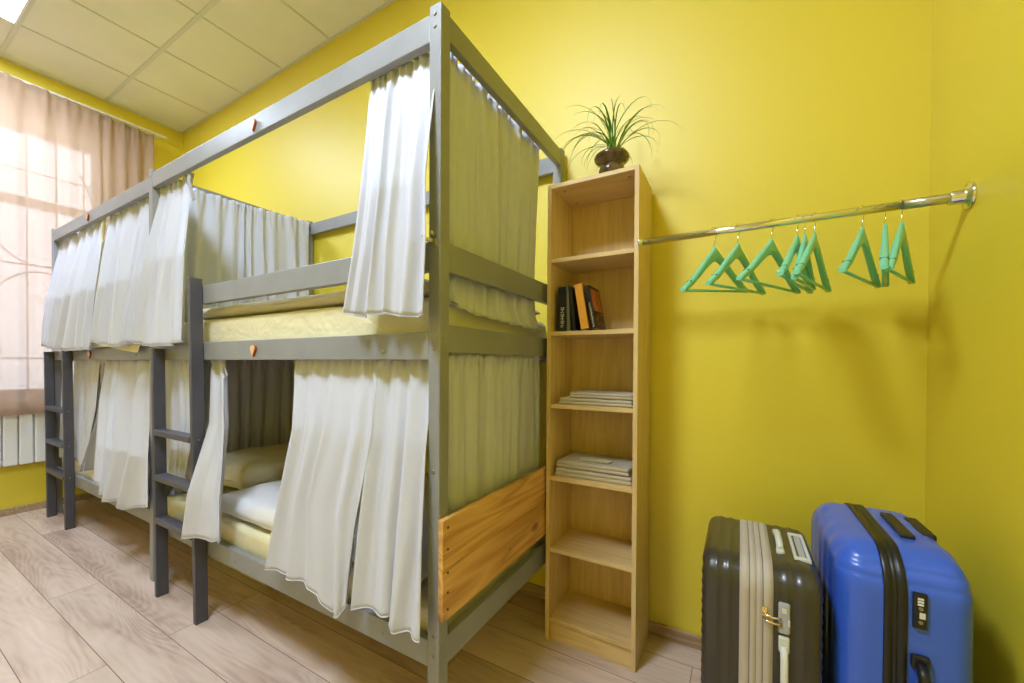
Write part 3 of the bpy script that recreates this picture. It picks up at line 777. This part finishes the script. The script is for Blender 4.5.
for i in range(46):
    az = rnd.uniform(0, 2*pi)
    if 0.9 < az < 2.2 and rnd.random() < .6: az += pi
    lean = rnd.uniform(.05, .75); L = rnd.uniform(.20, .38)
    leaf(bm, cb+Vector((rnd.uniform(-.01, .01), rnd.uniform(-.01, .01), 0)), az, lean, L, rnd.uniform(.0013, .0026), rnd.uniform(1.9, 3.6), rnd, 1 if rnd.random() < .22 else 0)
fo = P('foliage', bm, ['leaf', 'leaf_y'], t)
bm = bmesh.new(); lathe(bm, [(.010, .0), (.013, .01), (.010, .03), (.005, .045)], cb-Vector((0, 0, .003)), 12); P('stem', bm, 'leaf_y', t)

# ------------------------------------------------------------------ books
def book(x, z, w_, h, d, lean, cover, label, page=True, y=1.625, title=None, pic=None):
    """spine faces the room (-Y); lean = angle from vertical, top towards -X"""
    root = thing('book', (x, y, z), label, 'book', 'paperbacks on the bookcase shelf')
    R = Matrix.Rotation(-lean, 3, 'Y')
    def add(name, bm, mat):
        o = build(name, bm, mat, root)
        o.data.transform(R.to_4x4()); return o
    bm = bmesh.new()
    box(bm, 0, .0015, 0, d, 0, h, .0004); box(bm, w_-.0015, w_, 0, d, 0, h, .0004); box(bm, .0015, w_-.0015, 0, .0015, 0, h, .0004)
    add('cover', bm, cover)
    bm = bmesh.new(); box(bm, .0016, w_-.0016, .002, d-.003, .002, h-.003); add('pages', bm, 'paper')
    if title:                                       # worn pale lettering, too small to read in the photo
        rr = random.Random(title[0]); bm = bmesh.new(); z0, z1 = h*title[1], h*title[2]; z = z1; c = w_*.5
        while z > z0:
            g = rr.uniform(.006, .009); b_ = w_*title[3]
            box(bm, c-b_, c+b_, -.0006, -.0001, z-.0016, z)
            k = rr.choice((-1, 0, 1)); box(bm, c+k*b_*.7-.0010, c+k*b_*.7+.0010, -.0006, -.0001, z-g, z-.0016)
            if rr.random() < .6: box(bm, c-b_*.9, c+b_*.5, -.0006, -.0001, z-g, z-g+.0016)
            z -= g+.0022
        add('title', bm, 'ink_white')
    if pic:
        bm = bmesh.new(); box(bm, w_, w_+.0006, d*.10, d*.90, h*.42, h*.93); add('cover_picture', bm, 'book_redbrown')
        bm = bmesh.new()
        rr = random.Random(4)
        for i in range(9):
            yy = d*rr.uniform(.12, .80); zz = h*rr.uniform(.06, .40); box(bm, w_, w_+.0006, yy, yy+d*rr.uniform(.03, .12), zz, zz+h*rr.uniform(.02, .08))
        add('cover_pattern', bm, 'book_redbrown')
    return root
zb = SHELF[1]
book(-.700, zb+.0005, .042, .196, .125, .0, 'book_black', 'thick black book with white spine lettering, leftmost on the shelf', title=(3, .12, .54, .20))
book(-.6555, zb+.0035, .014, .200, .120, .055, 'book_olive', 'thin olive grey book leaning on the leftmost black book')
book(-.631, zb+.0045, .014, .190, .120, .10, 'book_black', 'thin black book between the olive and the orange book')
book(-.592, zb+.0065, .034, .196, .130, .17, 'book_orange', 'orange book leaning left in the middle of the row')
book(-.543, zb+.0055, .020, .190, .140, .20, 'book_black', 'black book with red brown cover picture, rightmost on the shelf', title=(8, .06, .60, .14), pic=True)

# ------------------------------------------------------------------ folded linen
def folded(x0, x1, y0, y1, z0, hgt, label, seed, layers=3, rz=0):
    root = thing('folded_sheet', ((x0+x1)/2, (y0+y1)/2, z0), label, 'folded linen', 'folded linen on the bookcase shelves', rz)
    a, b = (x1-x0)/2, (y1-y0)/2
    bm = bmesh.new(); h = hgt/layers
    for k in range(layers):
        n0 = len(bm.verts); ss = 1-.012*(k % 2)
        bm2 = bmesh.new(); box(bm2, -a*ss, a*ss, -b*ss, b*ss, k*h, (k+1)*h-.0004)
        bmesh.ops.subdivide_edges(bm2, edges=bm2.edges, cuts=12, use_grid_fill=True)
        for v in bm2.verts:
            f = (v.co.z-k*h)/h; r = 1-(2*f-1)**2*.03
            v.co.x *= r; v.co.y *= r
            v.co.z += noise.noise(Vector((v.co.x*14+seed, v.co.y*14, 0)))*.0035*((k+f)/layers)
        tmp = bpy.data.meshes.new('t'); bm2.to_mesh(tmp); bm2.free(); bm.from_mesh(tmp)
    build('cloth', bm, 'linen', root, smooth=True, angle=50)
    return root
s4, s5 = SHELF[2], SHELF[3]
folded(-.695, -.375, 1.63, 1.84, s4+.0005, .028, 'lower folded beige sheet on the middle shelf of the bookcase', 1, 2)
folded(-.650, -.376, 1.64, 1.84, s4+.031, .022, 'upper folded beige sheet on the middle shelf, slightly narrower', 2, 2)
folded(-.712, -.378, 1.628, 1.85, s5+.0005, .034, 'lower folded grey beige sheet on the shelf two above the floor gap', 3, 2, .02)
folded(-.708, -.385, 1.635, 1.845, s5+.037, .030, 'upper folded grey beige sheet carrying two small cream packets', 4, 2, -.02)
for i, (x, y, r) in enumerate(((-.585, 1.70, .5), (-.512, 1.70, -.15))):
    o = BX('paper_packet', -.032, .032, -.025, .025, 0, .004, 'packet', bev=.001)
    o.location = (x, y, s5+.0705); o.rotation_euler = (0, 0, r)
    tag(o, ('left' if i == 0 else 'right') + ' small cream paper packet on the folded grey sheet', 'packet', 'paper packets on the folded sheet')

# ------------------------------------------------------------------ clothes rail and hangers
RY, RZ = 1.600, 1.702
t = thing('clothes_rail', (XR, RY, RZ), 'chrome clothes rail fixed between bookcase and right wall', 'clothes rail')
bm = bmesh.new(); tube(bm, [(SX1+.001, RY, RZ), (.43, RY, RZ)], .0125, 24); P('inner_tube', bm, 'chrome', t)
bm = bmesh.new(); tube(bm, [(.415, RY, RZ), (XR-.004, RY, RZ)], .0142, 24); P('outer_tube', bm, 'steel', t)
bm = bmesh.new(); lathe(bm, [(.016, -.045), (.019, -.042), (.020, -.020), (.024, -.012), (.034, -.008), (.036, -.003), (.036, -.0005)], (XR, RY, RZ), 32, 'X'); P('flange', bm, 'chrome', t)
bm = bmesh.new(); lathe(bm, [(.020, .0005), (.020, .005), (.015, .008), (.0145, .016)], (SX1, RY, RZ), 32, 'X'); P('flange', bm, 'chrome', t)
def hanger_meshes():
    W2, hh = .19, .163      # half width, drop of the bar below the neck
    body = bmesh.new(); n = 40
    def cen(f):             # centre line of the wooden arm, f -1..1
        a = abs(f); x = f*W2; z = -.165*(a**1.12) - .006*sin(a*pi) ; z = -.020 - .134*(a**.92) + .004*sin(a*2*pi)
        return x, z
    rings = []
    for i in range(n+1):
        f = -1+2*i/n; x, z = cen(f); a = abs(f)
        h = .0120*(1-a)**1.3 + .0105; tkn = .0065 + .0030*math.sin(min(1, a*1.2)*pi/2)
        if a < .10: h += .006*(1-a/.10)
        if i in (0, n): h *= .6
        ring = []
        for k in range(12):
            an = 2*pi*k/12; cx_, cz_ = cos(an), sin(an)
            sx = (abs(cx_)**.7)*(1 if cx_ > 0 else -1); sz = (abs(cz_)**.7)*(1 if cz_ > 0 else -1)
            ring.append(body.verts.new((x, sx*tkn, z+sz*h)))
        rings.append(ring)
    for r0, r1 in zip(rings, rings[1:]):
        for k in range(12): body.faces.new((r0[k], r0[(k+1) % 12], r1[(k+1) % 12], r1[k])).smooth = True
    body.faces.new(rings[0]); body.faces.new(rings[-1][::-1])
    bmesh.ops.recalc_face_normals(body, faces=body.faces)
    bar = bmesh.new(); tube(bar, [(-W2+.010, 0, -.155), (W2-.010, 0, -.155)], .0048, 10)
    hook = bmesh.new(); pts = [(0, 0, .008), (0, 0, .026)]
    for i in range(0, 22):
        a = -pi*.38 + pi*1.32*i/21
        pts.append((.0175*cos(a)-.0, 0, .055+.0175*sin(a)))
    pts = [(0, 0, -.012), (0, 0, .024), (.006, 0, .034)] + pts[3:]
    tube(hook, pts, .0016, 8)
    notch = bmesh.new()
    notch2 = bmesh.new()
    for s, nb in ((-1, notch), (1, notch2)):
        x, z = cen(s*.80); box(nb, x-.0015, x+.0015, -.0092, .0092, z+.003, z+.0118)
    out = []
    for nm, b in (('wooden_arms', body), ('trouser_bar', bar), ('hook', hook), ('notch', notch), ('notch', notch2)):
        me = bpy.data.meshes.new(nm); b.to_mesh(me); b.free(); out.append(me)
    return out
HM = hanger_meshes()
hl = ['mint hanger nearest the bookcase, leftmost on the rail', 'second mint hanger from the bookcase', 'third mint hanger from the bookcase, its left arm in the clear',
      'leftmost hanger of the tight cluster of three mint hangers', 'middle hanger of the tight cluster of three mint hangers', 'rightmost hanger of the tight cluster of three mint hangers',
      'mint hanger leftmost of the three near the right wall', 'mint hanger seen nearly edge-on between two others near the right wall', 'mint hanger nearest the right wall, rightmost on the rail']
HP = [(-.085, 60, 5), (-.01, 64, 1), (.09, 61, -1), (.16, 72, -1), (.18, 76, 3), (.206, 70, -1), (.324, 66, 0), (.377, 76, 1), (.413, 68, 2)]
proto = None
zt_unused = RZ + .0125 + .0018
def spawn(i, x, th, ph):
    global proto
    hook_top = .055+.0175-.0016
    if proto is None:
        r = thing('clothes_hanger', (0, 0, 0), hl[i], 'clothes hanger', 'mint green hangers on the clothes rail')
        for me, mt in zip(HM, ('mint', 'mint', 'chrome', 'mint_line', 'mint_line')): link(me.name, me, mt, r)
        proto = r
    else:
        r = proto.copy(); COL.objects.link(r); r['label'] = hl[i]
        for c in list(proto.children):
            d = c.copy(); COL.objects.link(d); d.parent = r
    r.rotation_euler = (0, -math.radians(ph), math.radians(th))
    # top inner side of the hook rests on the rail
    off = Matrix.Rotation(math.radians(th), 3, 'Z') @ Matrix.Rotation(-math.radians(ph), 3, 'Y') @ Vector((0, 0, hook_top-.0032))
    r.location = Vector((x, RY, RZ+.0125+.0)) - off
for i, a in enumerate(HP): spawn(i, *a)

# ------------------------------------------------------------------ suitcases
def rrect(hw, hh, r, n=14):
    """rounded rectangle in (y,z), centred; returns points and outward normals"""
    out = []
    for cx_, cz_, a0 in ((hw-r, hh-r, 0), (-(hw-r), hh-r, pi/2), (-(hw-r), -(hh-r), pi), (hw-r, -(hh-r), 3*pi/2)):
        for i in range(n+1):
            a = a0 + pi/2*i/n; out.append((Vector((cx_+r*cos(a), cz_+r*sin(a))), Vector((cos(a), sin(a)))))
    # densify the straight runs
    res = []
    for i, (p, nn) in enumerate(out):
        q, n2 = out[(i+1) % len(out)]
        res.append((p, nn)); d = (q-p).length
        m = int(d/.005)
        for k in range(1, m): res.append((p.lerp(q, k/m), nn.lerp(n2, k/m).normalized()))
    return res
def shell(root, name, xs, xo, yc, zc, hw, hh, rc, fil, mat, ribs):
    """half shell from seam plane xs out to xo"""
    sg = 1 if xo > xs else -1; D = abs(xo-xs)
    prof = rrect(hw, hh, rc); bm = bmesh.new(); st = []
    for i in range(15): st.append((D-fil)*i/14) 
    rings = []
    for d in st: rings.append((d, 0.0))
    for i in range(1, 10):
        a = pi/2*i/9; rings.append((D-fil+fil*sin(a), fil*(1-cos(a))))
    ins = fil
    k = 0
    while ins < min(hw, hh)*.93: ins += .010; rings.append((D, ins)); k += 1
    vr = []
    for d, ins in rings:
        ring = []
        for p, nn in prof:
            if ins <= fil: q = p - nn*ins
            else:
                kx = max(0.02, (hw-ins)/(hw-fil)); kz = max(0.02, (hh-ins)/(hh-fil)); b0 = p - nn*fil
                q = Vector((b0.x*kx, b0.y*kz))
                # keep a true inset of the long direction
            dx, dn = ribs(d, D, ins, q.x, q.y, nn, hw, hh)
            q = q + nn*dn
            ring.append(bm.verts.new((xs+sg*(d+dx), yc+q.x, zc+q.y)))
        vr.append(ring)
    n = len(prof)
    for r0, r1 in zip(vr, vr[1:]):
        for k in range(n): bm.faces.new((r0[k], r0[(k+1) % n], r1[(k+1) % n], r1[k]))
    bm.faces.new(vr[-1])
    return P(name, bm, mat, root, smooth=True, angle=70)
def band(root, name, x0, x1, yc, zc, hw, hh, rc, out, mat, prof_x=None):
    bm = bmesh.new(); prof = rrect(hw+out, hh+out, rc+out); n = len(prof); vr = []
    xs = prof_x or [(0, -.004), (.0, 0), (1, 0), (1, -.004)]
    for f, dn in xs:
        vr.append([bm.verts.new((lerp(x0, x1, f), yc+(p+nn*dn).x, zc+(p+nn*dn).y)) for p, nn in prof])
    for r0, r1 in zip(vr, vr[1:]):
        for k in range(n): bm.faces.new((r0[k], r0[(k+1) % n], r1[(k+1) % n], r1[k])).smooth = True
    for r0, r1 in [(vr[-1], vr[0])]:
        for k in range(n): bm.faces.new((r0[k], r0[(k+1) % n], r1[(k+1) % n], r1[k]))
    return P(name, bm, mat, root)
def wheels(root, xa, xb, ya, yb, r=.026):
    for x in (xa, xb):
        for y in (ya, yb):
            bm = bmesh.new(); box(bm, x-.022, x+.022, y-.022, y+.022, .040, .062, .006); wo = P('wheel_housing', bm, 'black_plastic', root)
            bm = bmesh.new()
            for s in (-1, 1): tube(bm, [(x+s*.006, y, r), (x+s*.020, y, r)], r, 20)
            sub(build('wheel', bm, 'black_rubber', None), wo, root)
def gro(v, c, w_):      # smooth groove weight
    return math.exp(-((v-c)/w_)**2)
# blue case
bx0, bx1, by0, by1, bz0, bz1 = .212, .454, 1.235, 1.700, .058, .785
cy, cz, hw, hh = (by0+by1)/2, (bz0+bz1)/2, (by1-by0)/2, (bz1-bz0)/2
seam0, seam1 = .297, .338
blue = thing('suitcase', ((bx0+bx1)/2, cy, 0), 'large glossy blue hard suitcase standing upright in the corner by the wall', 'suitcase')
def rib_blue(d, D, ins, y, z, nn, hw_, hh_):
    k = min(1, max(0, (d-D*.45)/(D*.45)))
    m = 0
    if abs(y) < hw_*.80 and (ins > 0 or d > D*.45):
        m = .0055*(.5+.5*cos(2*pi*y/.078))*k
        m *= min(1, (hw_*.80-abs(y))/.02)
    dn = 0
    if nn.x < -.5 or nn.y > .3 or nn.x > .5:
        dn = -.0035*(gro(z, hh_-.036, .0045) + gro(z, hh_-.062, .004))*(1 if ins < .03 else 0) if abs(nn.x) > .5 else 0
    return (-m*.6 if ins > .01 else 0), (dn - (m*.55 if nn.y > .5 and ins <= .05 else 0))
shell(blue, 'shell', seam0, bx0, cy, cz, hw, hh, .098, .058, 'blue', rib_blue)
shell(blue, 'shell', seam1, bx1, cy, cz, hw, hh, .098, .038, 'blue', rib_blue)
band(blue, 'zip_band', seam0, seam1, cy, cz, hw, hh, .098, .003, 'black_rubber',
     [(0, -.006), (0, .0), (.04, .002), (.36, .002), (.40, -.002), (.44, .0015), (.56, .0015), (.60, -.002), (.64, .002), (.96, .002), (1, 0), (1, -.006)])
bm = bmesh.new(); box(bm, .346, .370, by0-.007, by0+.002, .632, .712, .002); lk = P('lock', bm, 'black_plastic', blue)
bm = bmesh.new()
for i in range(3): box(bm, .353, .363, by0-.0085, by0-.0065, .687+.0065*i-.002, .687+.0065*i+.0025, .0005)
box(bm, .356, .366, by0-.009, by0-.0065, .656, .670, .001)
sub(build('lock_dial', bm, 'ink_white', None), lk, blue)
bm = bmesh.new()
for z in (.648, .679): tube(bm, [(.358, by0-.007, z), (.358, by0-.010, z)], .004, 12)
sub(build('lock_button', bm, 'screw', None), lk, blue)
bm = bmesh.new(); box(bm, .343, .375, by0-.012, by0+.003, .37, .40, .005); box(bm, .343, .375, by0-.012, by0+.003, .54, .572, .005)
tube(bm, [(.359, by0-.012, .385), (.359, by0-.030, .405), (.359, by0-.033, .47), (.359, by0-.030, .535), (.359, by0-.012, .555)], .010, 12)
P('side_handle', bm, 'black_plastic', blue)
bm = bmesh.new(); zt_ = bz1
box(bm, .362, .390, cy-.095, cy+.085, zt_-.004, zt_+.010, .004); P('top_handle', bm, 'black_plastic', blue)
bm = bmesh.new(); box(bm, .416, .444, cy-.045, cy+.095, zt_-.016, zt_+.003, .004); P('trolley_handle', bm, 'black_plastic', blue)
wheels(blue, .235, .435, by0+.06, by1-.06)
# brown case
kx0, kx1, ky0, ky1, kz0, kz1 = -.088, .186, 1.205, 1.600, .056, .702
cy2, cz2, hw2, hh2 = (ky0+ky1)/2, (kz0+kz1)/2, (ky1-ky0)/2, (kz1-kz0)/2
s0, s1 = .005, .080
br = thing('suitcase', ((kx0+kx1)/2, cy2, 0), 'dark brown ribbed hard suitcase with taupe zip band, left of the blue one', 'suitcase')
def rib_brown(d, D, ins, y, z, nn, hw_, hh_):
    dn = 0
    if ins < .02: dn = .0030*(gro(d, D*.28, .006) + gro(d, D*.58, .006))
    dx = 0
    if ins > .012 and abs(y) < hw_-.012: dx = -.004*(.5+.5*cos(2*pi*z/.028))*min(1, (ins-.012)/.01)
    return dx, dn
shell(br, 'shell', s0, kx0, cy2, cz2, hw2, hh2, .070, .030, 'brown', rib_brown)
shell(br, 'shell', s1, kx1, cy2, cz2, hw2, hh2, .070, .030, 'brown', rib_brown)
band(br, 'zip_band', s0, s1, cy2, cz2, hw2, hh2, .070, .002, 'taupe',
     [(0, -.005), (0, 0), (.26, .001), (.30, -.002), (.34, .001), (.48, .001), (.50, -.0015), (.52, .001), (.66, .001), (.70, -.002), (.74, .001), (1, 0), (1, -.005)])
for f in (.30, .50, .70):
    xx = lerp(s0, s1, f)
    band(br, 'zip_teeth', xx-.0016, xx+.0016, cy2, cz2, hw2, hh2, .070, .0015, 'taupe_dark')
bm = bmesh.new(); box(bm, .090, .115, ky0-.010, ky0+.002, .550, .628, .005); lk = P('lock', bm, 'lock_grey', br)
bm = bmesh.new(); box(bm, .097, .108, ky0-.0115, ky0-.009, .604, .616, .001); box(bm, .1105, .1145, ky0-.0115, ky0-.009, .574, .590, .0005)
sub(build('lock_dial', bm, 'lt_plastic', None), lk, br)
bm = bmesh.new()
for z in (.574, .588):
    tube(bm, [(.097, ky0-.011, z), (.082, ky0-.016, z+.001), (.066, ky0-.015, z+.003), (.057, ky0-.007, z+.004)], .0028, 8)
box(bm, .055, .067, ky0-.010, ky0-.003, .584, .608, .002)
P('zip_puller', bm, 'gold', br)
bm = bmesh.new()
def strap_box(x0, x1, y0_, y1_, z0, z1): box(bm, x0, x1, y0_, y1_, z0, z1, .004)
strap_box(.091, .114, ky0-.012, ky0+.002, .504, .544); strap_box(.091, .114, ky0-.012, ky0+.002, .29, .32)
tube(bm, [(.1025, ky0-.010, .52), (.1025, ky0-.024, .49), (.1025, ky0-.026, .41), (.1025, ky0-.024, .34), (.1025, ky0-.010, .31)], .0085, 12)
P('side_handle', bm, 'lt_plastic', br)
bm = bmesh.new(); zt_ = kz1
box(bm, .093, .113, cy2-.085, cy2-.055, zt_-.003, zt_+.010, .004); box(bm, .093, .113, cy2+.055, cy2+.085, zt_-.003, zt_+.010, .004)
tube(bm, [(.103, cy2-.065, zt_+.006), (.103, cy2-.045, zt_+.014), (.103, cy2+.045, zt_+.014), (.103, cy2+.065, zt_+.006)], .009, 12)
P('top_handle', bm, 'lt_plastic', br)
bm = bmesh.new()
for (a0, a1, b0, b1) in ((.132, .170, cy2-.105, cy2-.088), (.132, .170, cy2+.070, cy2+.087), (.132, .140, cy2-.088, cy2+.070), (.162, .170, cy2-.088, cy2+.070)):
    box(bm, a0, a1, b0, b1, zt_-.006, zt_+.006, .002)
P('trolley_frame', bm, 'lt_plastic', br)
bm = bmesh.new(); box(bm, .1405, .1615, cy2-.0875, cy2+.0695, zt_-.010, zt_+.002, .003); P('trolley_handle', bm, 'lock_grey', br)
wheels(br, -.035, .125, ky0+.05, ky1-.05)
